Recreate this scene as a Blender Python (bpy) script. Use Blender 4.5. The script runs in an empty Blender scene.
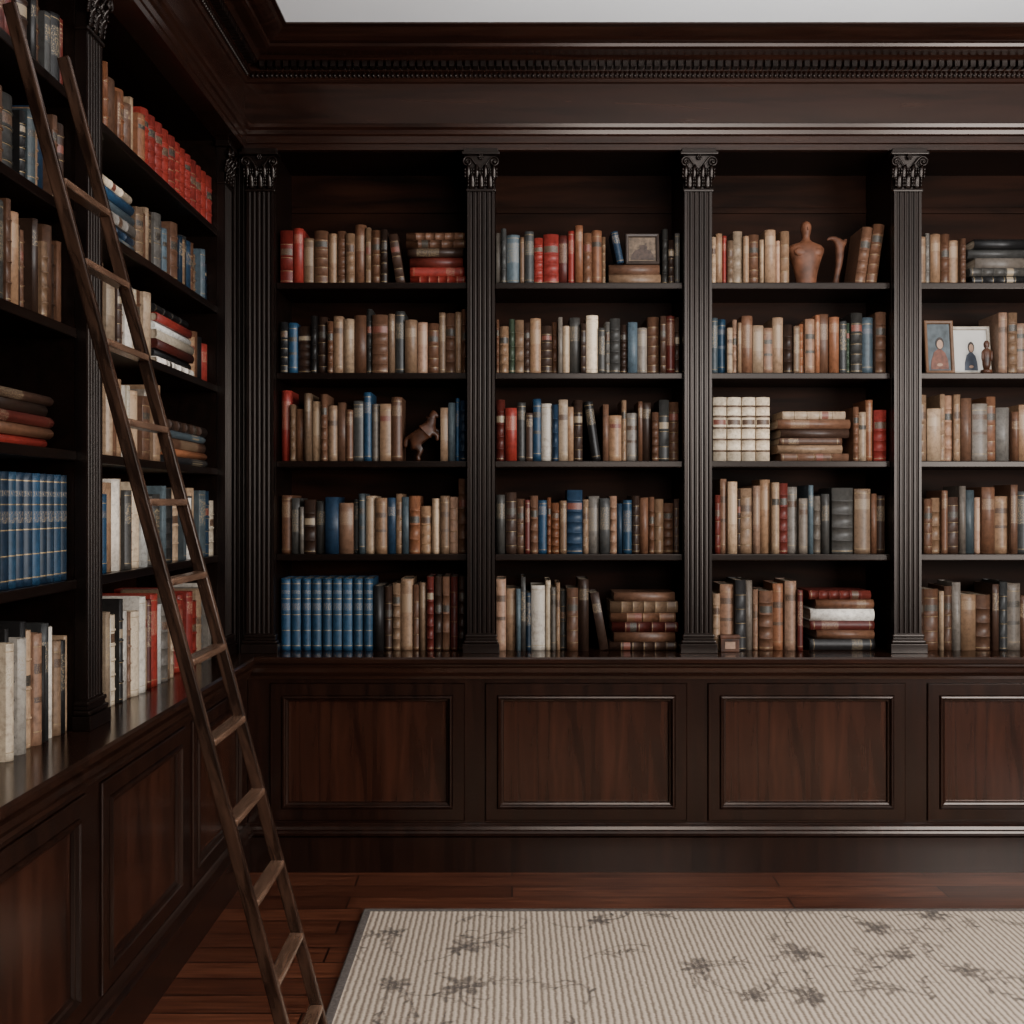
import bpy, bmesh, math, random
import numpy as np
from mathutils import Vector, Matrix
random.seed(7)
C = bpy.context.scene.collection
pi = math.pi

# ------------------------------------------------------------------ materials
def newmat(name):
    m = bpy.data.materials.new(name); m.use_nodes = True
    nt = m.node_tree; b = nt.nodes['Principled BSDF']
    return m, nt, b
def N(nt, t, **kw):
    n = nt.nodes.new(t)
    for k, v in kw.items(): setattr(n, k, v)
    return n
def ramp(nt, stops):
    r = N(nt, 'ShaderNodeValToRGB'); e = r.color_ramp.elements
    while len(e) < len(stops): e.new(0.5)
    for i, (p, c) in enumerate(stops):
        e[i].position = p; e[i].color = (*c, 1)
    return r
def wood(name, c1, c2, rough=0.32, grain=(1, 1, 12), scale=3.0, bump=0.02, spec=0.4, lo=0.3, hi=0.7):
    m, nt, b = newmat(name)
    tc = N(nt, 'ShaderNodeTexCoord'); mp = N(nt, 'ShaderNodeMapping')
    mp.inputs['Scale'].default_value = grain
    n1 = N(nt, 'ShaderNodeTexNoise'); n1.inputs['Scale'].default_value = scale
    n1.inputs['Detail'].default_value = 6; n1.inputs['Distortion'].default_value = 0.6
    nt.links.new(tc.outputs['Object'], mp.inputs[0]); nt.links.new(mp.outputs[0], n1.inputs['Vector'])
    r = ramp(nt, [(lo, c1), (hi, c2)])
    nt.links.new(n1.outputs['Fac'], r.inputs[0]); nt.links.new(r.outputs[0], b.inputs['Base Color'])
    bp = N(nt, 'ShaderNodeBump'); bp.inputs['Strength'].default_value = bump * 5; bp.inputs['Distance'].default_value = 0.002
    nt.links.new(n1.outputs['Fac'], bp.inputs['Height']); nt.links.new(bp.outputs[0], b.inputs['Normal'])
    b.inputs['Roughness'].default_value = rough
    b.inputs['Specular IOR Level'].default_value = spec
    b.inputs['Specular Tint'].default_value = (1.0, 0.88, 0.80, 1)
    return m
def plain(name, c, rough=0.5, metal=0.0, nscale=30, var=0.25, spec=0.35):
    m, nt, b = newmat(name)
    tc = N(nt, 'ShaderNodeTexCoord'); n1 = N(nt, 'ShaderNodeTexNoise'); n1.inputs['Scale'].default_value = nscale
    nt.links.new(tc.outputs['Object'], n1.inputs['Vector'])
    r = ramp(nt, [(0.3, tuple(x * (1 - var) for x in c)), (0.7, tuple(min(1, x * (1 + var)) for x in c))])
    nt.links.new(n1.outputs['Fac'], r.inputs[0]); nt.links.new(r.outputs[0], b.inputs['Base Color'])
    b.inputs['Roughness'].default_value = rough; b.inputs['Metallic'].default_value = metal
    b.inputs['Specular IOR Level'].default_value = spec
    return m
W_H = wood('mahogany_horizontal', (0.0070, 0.0027, 0.0018), (0.0175, 0.0063, 0.0038), 0.25, (1.2, 14, 14), 2.0, 0.015, 0.34)
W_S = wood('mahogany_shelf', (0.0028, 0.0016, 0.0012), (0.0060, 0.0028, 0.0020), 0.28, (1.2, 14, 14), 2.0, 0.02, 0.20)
W_V = wood('mahogany_pilaster', (0.0030, 0.0019, 0.0016), (0.0068, 0.0035, 0.0027), 0.29, (14, 14, 1.2), 2.0, 0.02, 0.27)
W_F = wood('mahogany_door_frame', (0.0060, 0.0025, 0.0017), (0.0155, 0.0057, 0.0034), 0.24, (14, 14, 1.2), 2.0, 0.02, 0.38)
W_P = wood('mahogany_panel', (0.0090, 0.0030, 0.0018), (0.0370, 0.0118, 0.0062), 0.23, (13, 13, 1.0), 1.6, 0.02, 0.42, 0.30, 0.70)
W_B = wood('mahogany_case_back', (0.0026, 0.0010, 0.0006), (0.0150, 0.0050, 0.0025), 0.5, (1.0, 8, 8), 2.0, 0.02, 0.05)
W_T = wood('mahogany_counter', (0.009, 0.004, 0.0026), (0.022, 0.0085, 0.005), 0.17, (1.2, 12, 12), 2.0, 0.01, 0.42)
W_L = wood('ladder_worn_wood', (0.012, 0.0060, 0.0040), (0.068, 0.034, 0.021), 0.21, (10, 10, 1.5), 4.5, 0.02, 0.65, 0.4, 0.75)
W_R = wood('ladder_rung_wood', (0.035, 0.017, 0.010), (0.14, 0.078, 0.049), 0.27, (10, 1.5, 10), 4.0, 0.02, 0.65)
TERRA = plain('terracotta', (0.090, 0.035, 0.018), 0.5, 0, 18, 0.5, 0.2)
BIRDM = plain('weathered_brown_wood', (0.060, 0.024, 0.013), 0.5, 0, 30, 0.6, 0.2)
CARVE = plain('carved_reddish_wood', (0.042, 0.016, 0.008), 0.4, 0, 24, 0.6, 0.25)
WHITE = plain('ceiling_paint', (0.88, 0.89, 0.90), 0.8, 0, 3, 0.02)
WALLM = plain('wall_paint_dark', (0.02, 0.012, 0.01), 0.7, 0, 4, 0.1)
GOLD = plain('gilt', (0.23, 0.16, 0.078), 0.45, 0.3, 90, 0.5)

def bookmat():
    m, nt, b = newmat('book_binding')
    at = N(nt, 'ShaderNodeAttribute'); at.attribute_name = 'binding'
    oi = N(nt, 'ShaderNodeObjectInfo'); tc = N(nt, 'ShaderNodeTexCoord')
    ad = N(nt, 'ShaderNodeVectorMath'); ad.operation = 'ADD'
    mu = N(nt, 'ShaderNodeMath'); mu.operation = 'MULTIPLY'; mu.inputs[1].default_value = 40
    nt.links.new(oi.outputs['Random'], mu.inputs[0])
    nt.links.new(tc.outputs['Object'], ad.inputs[0]); nt.links.new(mu.outputs[0], ad.inputs[1])
    n1 = N(nt, 'ShaderNodeTexNoise'); n1.inputs['Scale'].default_value = 60; n1.inputs['Detail'].default_value = 8
    n1.inputs['Roughness'].default_value = 0.7
    nt.links.new(ad.outputs[0], n1.inputs['Vector'])
    r = ramp(nt, [(0.30, (0.45, 0.41, 0.38)), (0.50, (0.90, 0.88, 0.86)), (0.72, (1.2, 1.16, 1.1))])
    nt.links.new(n1.outputs['Fac'], r.inputs[0])
    mx = N(nt, 'ShaderNodeMix'); mx.data_type = 'RGBA'; mx.blend_type = 'MULTIPLY'; mx.inputs['Factor'].default_value = 0.92
    nt.links.new(at.outputs['Color'], mx.inputs['A']); nt.links.new(r.outputs[0], mx.inputs['B'])
    nt.links.new(mx.outputs['Result'], b.inputs['Base Color'])
    b.inputs['Roughness'].default_value = 0.42; b.inputs['Specular IOR Level'].default_value = 0.28
    return m
BOOK = bookmat()
def pagesmat():
    m, nt, b = newmat('page_edges')
    tc = N(nt, 'ShaderNodeTexCoord'); mp = N(nt, 'ShaderNodeMapping'); mp.inputs['Scale'].default_value = (700, 6, 6)
    n1 = N(nt, 'ShaderNodeTexNoise'); n1.inputs['Scale'].default_value = 1
    nt.links.new(tc.outputs['Object'], mp.inputs[0]); nt.links.new(mp.outputs[0], n1.inputs['Vector'])
    r = ramp(nt, [(0.3, (0.18, 0.13, 0.09)), (0.7, (0.38, 0.30, 0.21))])
    nt.links.new(n1.outputs['Fac'], r.inputs[0]); nt.links.new(r.outputs[0], b.inputs['Base Color'])
    b.inputs['Roughness'].default_value = 0.8
    return m
PAGES = pagesmat()
def labelmat(name, c, g):
    m, nt, b = newmat(name)
    tc = N(nt, 'ShaderNodeTexCoord'); mp = N(nt, 'ShaderNodeMapping'); mp.inputs['Scale'].default_value = (500, 1, 260)
    n1 = N(nt, 'ShaderNodeTexNoise'); n1.inputs['Scale'].default_value = 1; n1.inputs['Detail'].default_value = 1
    nt.links.new(tc.outputs['Object'], mp.inputs[0]); nt.links.new(mp.outputs[0], n1.inputs['Vector'])
    r = ramp(nt, [(0.5, c), (0.7, tuple(a * 0.55 + q * 0.45 for a, q in zip(c, g)))])
    nt.links.new(n1.outputs['Fac'], r.inputs[0]); nt.links.new(r.outputs[0], b.inputs['Base Color'])
    b.inputs['Roughness'].default_value = 0.5
    return m
LABS = [labelmat('label_black', (0.014, 0.011, 0.010), (0.25, 0.19, 0.10)),
        labelmat('label_red', (0.10, 0.020, 0.014), (0.3, 0.2, 0.1)),
        labelmat('label_brown', (0.045, 0.021, 0.013), (0.3, 0.2, 0.1)),
        labelmat('label_cream', (0.20, 0.15, 0.095), (0.1, 0.07, 0.05)),
        labelmat('label_slate', (0.028, 0.036, 0.05), (0.3, 0.25, 0.2))]

# ------------------------------------------------------------------ mesh helper
class MB:
    def __init__(s): s.bm = bmesh.new()
    def box(s, x0, x1, y0, y1, z0, z1, bev=0.0, mi=0):
        r = bmesh.ops.create_cube(s.bm, size=1.0)
        vs = r['verts']
        for v in vs:
            v.co = Vector(((x0 + x1) / 2 + v.co.x * (x1 - x0), (y0 + y1) / 2 + v.co.y * (y1 - y0), (z0 + z1) / 2 + v.co.z * (z1 - z0)))
        fs = {f for v in vs for f in v.link_faces}
        for f in fs: f.material_index = mi
        if bev > 0:
            es = list({e for v in vs for e in v.link_edges})
            bmesh.ops.bevel(s.bm, geom=es, offset=bev, segments=2, affect='EDGES', profile=0.6)
    def sph(s, c, r, seg=12, mi=0, rot=None):
        M = Matrix.Translation(c)
        if rot: M = M @ rot
        M = M @ Matrix.Diagonal((r[0], r[1], r[2], 1))
        q = bmesh.ops.create_uvsphere(s.bm, u_segments=seg, v_segments=max(6, seg // 2 + 2), radius=1.0, matrix=M)
        for f in {f for v in q['verts'] for f in v.link_faces}: f.smooth = True; f.material_index = mi
    def cyl(s, c, r, h, axis='Z', seg=20, r2=None, mi=0):
        R = {'Z': Matrix(), 'Y': Matrix.Rotation(pi / 2, 4, 'X'), 'X': Matrix.Rotation(pi / 2, 4, 'Y')}[axis]
        q = bmesh.ops.create_cone(s.bm, cap_ends=True, segments=seg, radius1=r, radius2=r if r2 is None else r2, depth=h,
                                  matrix=Matrix.Translation(c) @ R)
        for f in {f for v in q['verts'] for f in v.link_faces}: f.material_index = mi; f.smooth = len(f.verts) == 4
    def extrude_poly(s, pts, z0, z1, mi=0):
        a = [s.bm.verts.new((x, y, z0)) for x, y in pts]; b = [s.bm.verts.new((x, y, z1)) for x, y in pts]
        n = len(pts)
        for i in range(n):
            s.bm.faces.new((a[i], a[(i + 1) % n], b[(i + 1) % n], b[i])).material_index = mi
        s.bm.faces.new(a[::-1]); s.bm.faces.new(b)
    def rings(s, rs, cap0=True, cap1=True, smooth=True, closed=False):
        L = [[s.bm.verts.new(p) for p in r] for r in rs]
        n = len(rs[0]); m = len(L)
        for k in range(m if closed else m - 1):
            A, B = L[k], L[(k + 1) % m]
            for i in range(n):
                f = s.bm.faces.new((A[i], A[(i + 1) % n], B[(i + 1) % n], B[i])); f.smooth = smooth
        if cap0 and not closed: s.bm.faces.new(L[0][::-1])
        if cap1 and not closed: s.bm.faces.new(L[-1])
    def tube(s, pts, rad, seg=8):
        rs = []
        P = [Vector(p) for p in pts]
        for i, p in enumerate(P):
            t = (P[min(i + 1, len(P) - 1)] - P[max(i - 1, 0)]).normalized()
            u = Vector((0, 1, 0)) if abs(t.y) < 0.9 else Vector((1, 0, 0))
            u = (u - t * u.dot(t)).normalized(); v = t.cross(u); r = rad[i] if isinstance(rad, (list, tuple)) else rad
            rs.append([tuple(p + u * (r * math.cos(2 * pi * k / seg)) + v * (r * math.sin(2 * pi * k / seg))) for k in range(seg)])
        s.rings(rs)
    def rect_sweep(s, w, h, prof, closed=True, cap=False):
        rs = []
        for i, o in prof:
            rs.append([(-w / 2 + i, -o, i), (w / 2 - i, -o, i), (w / 2 - i, -o, h - i), (-w / 2 + i, -o, h - i)])
        s.rings(rs, cap0=False, cap1=cap, smooth=False, closed=closed)
    def mesh(s, name, mats):
        bmesh.ops.recalc_face_normals(s.bm, faces=s.bm.faces[:])
        me = bpy.data.meshes.new(name); s.bm.to_mesh(me); s.bm.free()
        for m in mats: me.materials.append(m)
        return me
    def obj(s, name, mats, parent=None, loc=(0, 0, 0), rz=0.0):
        o = bpy.data.objects.new(name, s.mesh(name, mats if isinstance(mats, (list, tuple)) else [mats]))
        C.objects.link(o); o.location = loc; o.rotation_euler = (0, 0, rz)
        if parent: o.parent = parent
        return o
def empty(name, loc=(0, 0, 0), rz=0, parent=None):
    e = bpy.data.objects.new(name, None); e.empty_display_size = 0.1
    C.objects.link(e); e.location = loc; e.rotation_euler = (0, 0, rz)
    if parent: e.parent = parent
    return e
def tag(o, label, cat, group=None):
    o['label'] = label; o['category'] = cat
    if group: o['group'] = group
    return o
def struct(o, label, cat):
    o['kind'] = 'structure'; o['label'] = label; o['category'] = cat

# ------------------------------------------------------------------ room geometry
XL, YB, CAMZ = -1.225, 4.62, 1.525    # bookcase front planes, eye height
YS, XE = 1.5, 2.75                    # ends of the two runs
ZC, ZT = 0.896, 3.034                 # counter top, underside of entablature
CEIL = 3.448

b = MB(); b.box(-1.9, 4.2, -1.5, 5.1, -0.08, 0.0); floor = b.obj('floor', None)
def floormat():
    m, nt, bs = newmat('floor_boards')
    tc = N(nt, 'ShaderNodeTexCoord')
    br = N(nt, 'ShaderNodeTexBrick'); br.inputs['Scale'].default_value = 1.0
    br.inputs['Brick Width'].default_value = 1.7; br.inputs['Row Height'].default_value = 0.12
    br.inputs['Mortar Size'].default_value = 0.0035; br.inputs['Mortar Smooth'].default_value = 0.1; br.offset = 0.37
    br.inputs['Color1'].default_value = (0.060, 0.018, 0.009, 1); br.inputs['Color2'].default_value = (0.145, 0.047, 0.023, 1)
    br.inputs['Mortar'].default_value = (0.008, 0.003, 0.002, 1)
    nt.links.new(tc.outputs['Object'], br.inputs['Vector'])
    mp = N(nt, 'ShaderNodeMapping'); mp.inputs['Scale'].default_value = (1.5, 30, 1)
    n1 = N(nt, 'ShaderNodeTexNoise'); n1.inputs['Scale'].default_value = 2.5; n1.inputs['Detail'].default_value = 6
    nt.links.new(tc.outputs['Object'], mp.inputs[0]); nt.links.new(mp.outputs[0], n1.inputs['Vector'])
    r = ramp(nt, [(0.35, (0.40, 0.35, 0.35)), (0.65, (1, 1, 1))]); nt.links.new(n1.outputs['Fac'], r.inputs[0])
    mx = N(nt, 'ShaderNodeMix'); mx.data_type = 'RGBA'; mx.blend_type = 'MULTIPLY'; mx.inputs['Factor'].default_value = 1
    nt.links.new(br.outputs['Color'], mx.inputs['A']); nt.links.new(r.outputs[0], mx.inputs['B'])
    nt.links.new(mx.outputs['Result'], bs.inputs['Base Color']); bs.inputs['Roughness'].default_value = 0.3
    return m
floor.data.materials.clear(); floor.data.materials.append(floormat())
struct(floor, 'dark reddish-brown polished floorboards', 'floor')
b = MB(); b.box(-1.9, 4.2, -1.5, 5.1, CEIL, CEIL + 0.1); o = b.obj('ceiling', WHITE); struct(o, 'plain white painted ceiling', 'ceiling')
b = MB(); b.box(-1.69, 4.2, 4.975, 5.08, 0, CEIL); o = b.obj('wall_back', WALLM); struct(o, 'dark wall behind the built-in bookcase', 'wall')
b = MB(); b.box(-1.69, -1.58, -1.5, 4.975, 0, CEIL); o = b.obj('wall_left', WALLM); struct(o, 'dark wall behind the side bookcase', 'wall')

def sweep(name, prof, run, mat, fl=lambda p: p):
    b = MB(); rs = []
    if run in ('left', 'both'): rs.append([(XL + fl(p), YS, z) for p, z in prof])
    rs.append([(XL + fl(p), YB - p, z) for p, z in prof])
    if run in ('back', 'both'): rs.append([(XE, YB - p, z) for p, z in prof])
    b.rings(rs, smooth=False)
    return b.obj(name, mat)
cor = [(0.0, ZT), (0.03, ZT), (0.03, 3.058), (0.036, 3.062), (0.036, 3.09), (0.046, 3.096), (0.050, 3.112), (0.062, 3.12),
       (0.066, 3.134), (0.045, 3.142), (0.022, 3.15), (0.022, 3.318), (0.032, 3.322), (0.040, 3.333), (0.045, 3.335), (0.045, 3.352), (0.07, 3.354),
       (0.07, 3.38), (0.118, 3.382), (0.126, 3.386), (0.14, 3.392), (0.19, 3.395), (0.205, 3.40), (0.21, 3.411), (0.235, 3.413),
       (0.26, 3.42), (0.285, 3.43), (0.30, 3.438), (0.32, 3.441), (0.32, CEIL), (0.0, CEIL)]
FLc = lambda p: 0.0 if p == 0 else 0.07 + 0.8 * p
o = sweep('trim_1', cor, 'both', W_H, FLc); struct(o, 'dark mahogany frieze and crown cornice above the bookcases', 'cornice')
b = MB()
s = XL + 0.17
while s < XE - 0.02:
    b.box(s, s + 0.021, YB - 0.112, YB - 0.069, 3.357, 3.381); s += 0.033
s = YB - 0.14
while s > YS + 0.02:
    b.box(XL + FLc(0.069), XL + FLc(0.112), s - 0.021, s, 3.357, 3.381); s -= 0.033
o = b.obj('trim_2', W_V); struct(o, 'carved dentil band running under the cornice', 'dentil moulding')
b = MB()
s = XL + 0.125
while s < XE - 0.02:
    b.sph((s, YB - 0.047, 3.343), (0.008, 0.009, 0.009), 8); s += 0.0205
s = YB - 0.07
while s > YS + 0.02:
    b.sph((XL + FLc(0.047), s, 3.343), (0.009, 0.008, 0.009), 8); s -= 0.0205
o = b.obj('trim_3', W_V); struct(o, 'small carved bead band below the dentils', 'bead moulding')
basep = [(0.0, 0), (0.14, 0), (0.14, 0.145), (0.147, 0.15), (0.158, 0.158), (0.160, 0.168), (0.156, 0.176), (0.147, 0.180), (0.143, 0.192), (0.133, 0.199), (0.127, 0.204), (0.0, 0.204)]
o = sweep('baseboard_back', basep, 'back', W_F); struct(o, 'tall dark mahogany plinth under the cabinets', 'baseboard')
o = sweep('baseboard_left', basep, 'left', W_F); struct(o, 'tall dark mahogany plinth under the side cabinets', 'baseboard')
ctp = [(-0.345, 0.867), (0.1255, 0.867), (0.1255, 0.80), (0.134, 0.802), (0.137, 0.815), (0.150, 0.832), (0.152, 0.850), (0.144, 0.856), (0.146, 0.864),
       (0.160, 0.866), (0.167, 0.873), (0.167, 0.888), (0.160, ZC), (-0.345, ZC)]
o = sweep('countertop', ctp, 'both', W_T)
tag(o, 'polished dark mahogany countertop with moulded edge, below the shelves', 'countertop')

# ------------------------------------------------------------------ base cabinets
def cabinet(origin, rz, x0, x1, doors, label):
    e = empty('cabinet', origin, rz); tag(e, label, 'cabinet')
    b = MB(); b.box(x0, x1, 0.014, 0.46, 0.2045, 0.866); b.obj('body', W_F, e)
    b = MB()
    b.box(x0, x1, 0.0, 0.0139, 0.785, 0.866); b.box(x0, x1, 0, 0.0139, 0.2045, 0.2115)
    xs = [x0] + [v for d in doors for v in d] + [x1]
    for i in range(0, len(xs), 2):
        if xs[i + 1] - xs[i] > 0.01: b.box(xs[i], xs[i + 1] - 0.0, 0.0, 0.0139, 0.2116, 0.7849)
    b.obj('face_frame', W_F, e)
    for a, c in doors:
        w = c - a - 0.005; h = 0.569
        d = empty('door', ((a + c) / 2, 0.0, 0.2135), 0, e)
        b = MB(); b.rect_sweep(w, h, [(0, -0.0135), (0, 0.005), (0.003, 0.008), (0.047, 0.008), (0.049, 0.006), (0.049, -0.0135)]); b.obj('frame', W_F, d)
        b = MB(); b.rect_sweep(w, h, [(0.0492, -0.0135), (0.0492, 0.009), (0.053, 0.015), (0.059, 0.016), (0.063, 0.012), (0.066, 0.005), (0.073, 0.003), (0.076, -0.004), (0.076, -0.0135)]); b.obj('moulding', W_F, d)
        b = MB(); b.rect_sweep(w, h, [(0.0762, -0.0135), (0.0762, -0.006), (0.08, -0.006), (0.081, -0.0065)], closed=False, cap=True); b.obj('panel', W_P, d)
    return e
P = 0.125
cabinet((0, YB - P, 0), 0, XL + P + 0.002, XE, [(-1.008, -0.196), (-0.1125, 0.729), (0.8125, 1.6375), (1.725, 2.54)],
        'dark mahogany base cabinet with recessed panel doors, under the long bookcase')
cabinet((XL + P, 0, 0), pi / 2, YS, YB - P - 0.002, [(1.96, 2.78), (2.88, 3.62), (3.70, 4.40)],
        'dark mahogany base cabinet with panel doors, beside the ladder')

# ------------------------------------------------------------------ bookcases
def flute_pts(w, d, n):
    pts = [(-w / 2, d), (-w / 2, 0.0)]
    m = 0.008; pitch = (w - 2 * m) / n; g = pitch * 0.72
    for i in range(n):
        c = -w / 2 + m + pitch * (i + 0.5)
        for k in range(7):
            a = pi * k / 6
            pts.append((c - g / 2 * math.cos(a), g * 0.42 * math.sin(a)))
    pts += [(w / 2, 0.0), (w / 2, d)]
    return pts
ZB0, ZB1 = ZC, ZC + 0.085; ZCAP = 2.855
b = MB(); b.extrude_poly(flute_pts(0.116, 0.034, 5), ZB1, ZCAP); SHAFT = b.mesh('pilaster', [W_V])
b = MB()
b.box(-0.078, 0.078, -0.018, 0.034, ZB0 + 0.0003, ZB0 + 0.04, 0.002)
b.box(-0.073, 0.073, -0.014, 0.034, ZB0 + 0.041, ZB0 + 0.055, 0.005)
b.box(-0.065, 0.065, -0.006, 0.034, ZB0 + 0.055, ZB0 + 0.066, 0.002)
b.box(-0.068, 0.068, -0.010, 0.034, ZB0 + 0.066, ZB0 + 0.080, 0.005)
b.box(-0.060, 0.060, -0.002, 0.034, ZB0 + 0.080, ZB1 - 0.0002)
PBASE = b.mesh('base', [W_V])
b = MB(); z = ZCAP
b.box(-0.064, 0.064, -0.006, 0.034, z + 0.0002, z + 0.012, 0.004)
b.rings([[(-w, 0.034, zz), (-w, -q, zz), (w, -q, zz), (w, 0.034, zz)] for w, q, zz in
         [(0.050, -0.004, z + 0.012), (0.050, -0.002, z + 0.06), (0.054, 0.002, z + 0.10), (0.062, 0.008, z + 0.150)]], smooth=False)
def leaf(bb, cx, z0, hh, w, out):
    prof = [(0, 0.0, .75), (.25, .10, 1.0), (.5, .22, 1.0), (.75, .5, .8), (.92, .95, .55), (.96, 1.25, .35), (.86, 1.35, .18)]
    rs = []
    for f, o_, ww in prof:
        y = -0.004 - out * o_; zz = z0 + hh * f; x = w * ww / 2
        rs.append([(cx - x, y + .004, zz), (cx - x * .5, y - .001, zz), (cx, y - .0045, zz), (cx + x * .5, y - .001, zz), (cx + x, y + .004, zz), (cx, y + .006, zz)])
    bb.rings(rs, smooth=True)
    for sx in (-1, 1):
        for f in (.25, .5, .72): bb.sph((cx + sx * w * .46, -0.005 - out * f * .4, z0 + hh * f), (.0042, .004, .0075), 6)
for i in range(3): leaf(b, (i - 1) * 0.038, z + 0.013, 0.058, 0.034, 0.014)
for i in range(4): leaf(b, (i - 1.5) * 0.036, z + 0.05, 0.060, 0.028, 0.018)
for sx in (-1, 1):
    pts = [(sx * 0.012, -0.012, z + 0.085), (sx * 0.022, -0.016, z + 0.112), (sx * 0.038, -0.02, z + 0.134)]
    for k in range(26):
        a = pi / 2 + 0.5 - k * 0.42 * 1.0; r = 0.0215 * (1 - k / 30)
        pts.append((sx * (0.056 + r * math.cos(a)), -0.022, z + 0.121 + r * math.sin(a)))
    b.tube(pts, [0.004] * 3 + [0.0042] * 26, 8)
    b.sph((sx * 0.056, -0.024, z + 0.121), (.006, .006, .006), 8)
for k in range(7):
    a = 2 * pi * k / 6; rr = 0.0 if k == 6 else 0.008
    b.sph((rr * math.cos(a), -0.020, z + 0.142 + rr * math.sin(a)), (0.0055, 0.006, 0.0055), 8)
b.box(-0.080, 0.080, -0.030, 0.034, z + 0.151, z + 0.163, 0.003)
b.box(-0.073, 0.073, -0.022, 0.034, z + 0.163, ZT - 0.0005, 0.002)
CAPM = b.mesh('capital', [W_V])
def clone(me, name, parent, loc):
    o = bpy.data.objects.new(name, me); C.objects.link(o); o.parent = parent; o.location = loc; return o
def bookcase(origin, rz, x0, x1, pil, shelves, label, sy):
    e = empty('bookcase', origin, rz); tag(e, label, 'bookcase'); z0 = ZC + 0.0003
    b = MB(); b.box(x0, x1, 0.33, 0.344, z0, ZT); b.obj('back_panel', W_B, e)
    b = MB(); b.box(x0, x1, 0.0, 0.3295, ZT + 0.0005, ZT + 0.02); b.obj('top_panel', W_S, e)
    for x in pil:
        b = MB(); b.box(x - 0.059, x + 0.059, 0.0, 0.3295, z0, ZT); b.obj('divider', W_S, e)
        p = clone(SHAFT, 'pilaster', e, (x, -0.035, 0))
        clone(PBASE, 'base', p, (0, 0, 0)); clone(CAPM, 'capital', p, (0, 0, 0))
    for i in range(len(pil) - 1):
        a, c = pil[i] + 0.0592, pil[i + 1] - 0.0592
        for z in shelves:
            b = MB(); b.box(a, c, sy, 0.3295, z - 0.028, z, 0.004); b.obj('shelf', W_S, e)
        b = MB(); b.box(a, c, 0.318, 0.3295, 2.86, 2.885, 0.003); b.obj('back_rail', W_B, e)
    return e
ZSB = [2.479, 2.092, 1.714, 1.3145]
ZSL = [2.664, 2.345, 2.019, 1.676, 1.317]
PB = [-1.069, -0.132, 0.791, 1.681, 2.60]
PL = [1.62, 3.08, 4.53]
eb = bookcase((0, YB, 0), 0, XL + 0.003, XE, PB, ZSB, 'long dark mahogany bookcase with fluted pilasters and carved capitals', 0.008)
b = MB(); b.extrude_poly(flute_pts(0.088, 0.03, 4), ZC + 0.0003, ZT); b.obj('corner_post', W_V, eb, (-1.174, -0.0, 0))
bookcase((XL, 0, 0), pi / 2, YS, YB - 0.003, PL, ZSL, 'dark mahogany side bookcase behind the leaning ladder', -0.008)

# ------------------------------------------------------------------ books
PAL = {
 't': ((0.195, 0.118, 0.070), 'tan'), 'T': ((0.30, 0.208, 0.135), 'pale tan'), 'b': ((0.098, 0.047, 0.027), 'brown'),
 'd': ((0.034, 0.018, 0.012), 'dark brown'), 'k': ((0.012, 0.011, 0.011), 'black'), 'r': ((0.165, 0.020, 0.015), 'red'),
 'R': ((0.075, 0.014, 0.010), 'dark red'), 'u': ((0.014, 0.046, 0.090), 'blue'), 'U': ((0.010, 0.024, 0.046), 'navy blue'),
 's': ((0.055, 0.076, 0.090), 'slate blue'), 'g': ((0.130, 0.112, 0.095), 'grey'), 'G': ((0.034, 0.033, 0.031), 'dark grey'),
 'i': ((0.50, 0.415, 0.31), 'ivory'), 'o': ((0.18, 0.072, 0.035), 'orange-brown'), 'p': ((0.25, 0.145, 0.095), 'pinkish tan'),
 'w': ((0.56, 0.53, 0.48), 'white'), 'n': ((0.028, 0.040, 0.026), 'dark green')}
def titlemat():
    m, nt, b = newmat('stamped_title')
    at = N(nt, 'ShaderNodeAttribute'); at.attribute_name = 'binding'
    tc = N(nt, 'ShaderNodeTexCoord'); mp = N(nt, 'ShaderNodeMapping'); mp.inputs['Scale'].default_value = (420, 1, 210)
    n1 = N(nt, 'ShaderNodeTexNoise'); n1.inputs['Scale'].default_value = 1; n1.inputs['Detail'].default_value = 1
    nt.links.new(tc.outputs['Object'], mp.inputs[0]); nt.links.new(mp.outputs[0], n1.inputs['Vector'])
    r = ramp(nt, [(0.50, (0, 0, 0)), (0.62, (.7, .7, .7))]); nt.links.new(n1.outputs['Fac'], r.inputs[0])
    mx = N(nt, 'ShaderNodeMix'); mx.data_type = 'RGBA'; nt.links.new(r.outputs[0], mx.inputs['Factor'])
    nt.links.new(at.outputs['Color'], mx.inputs['A']); mx.inputs['B'].default_value = (0.27, 0.195, 0.105, 1)
    nt.links.new(mx.outputs['Result'], b.inputs['Base Color']); b.inputs['Roughness'].default_value = 0.5
    return m
LAB_T = titlemat()
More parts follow.
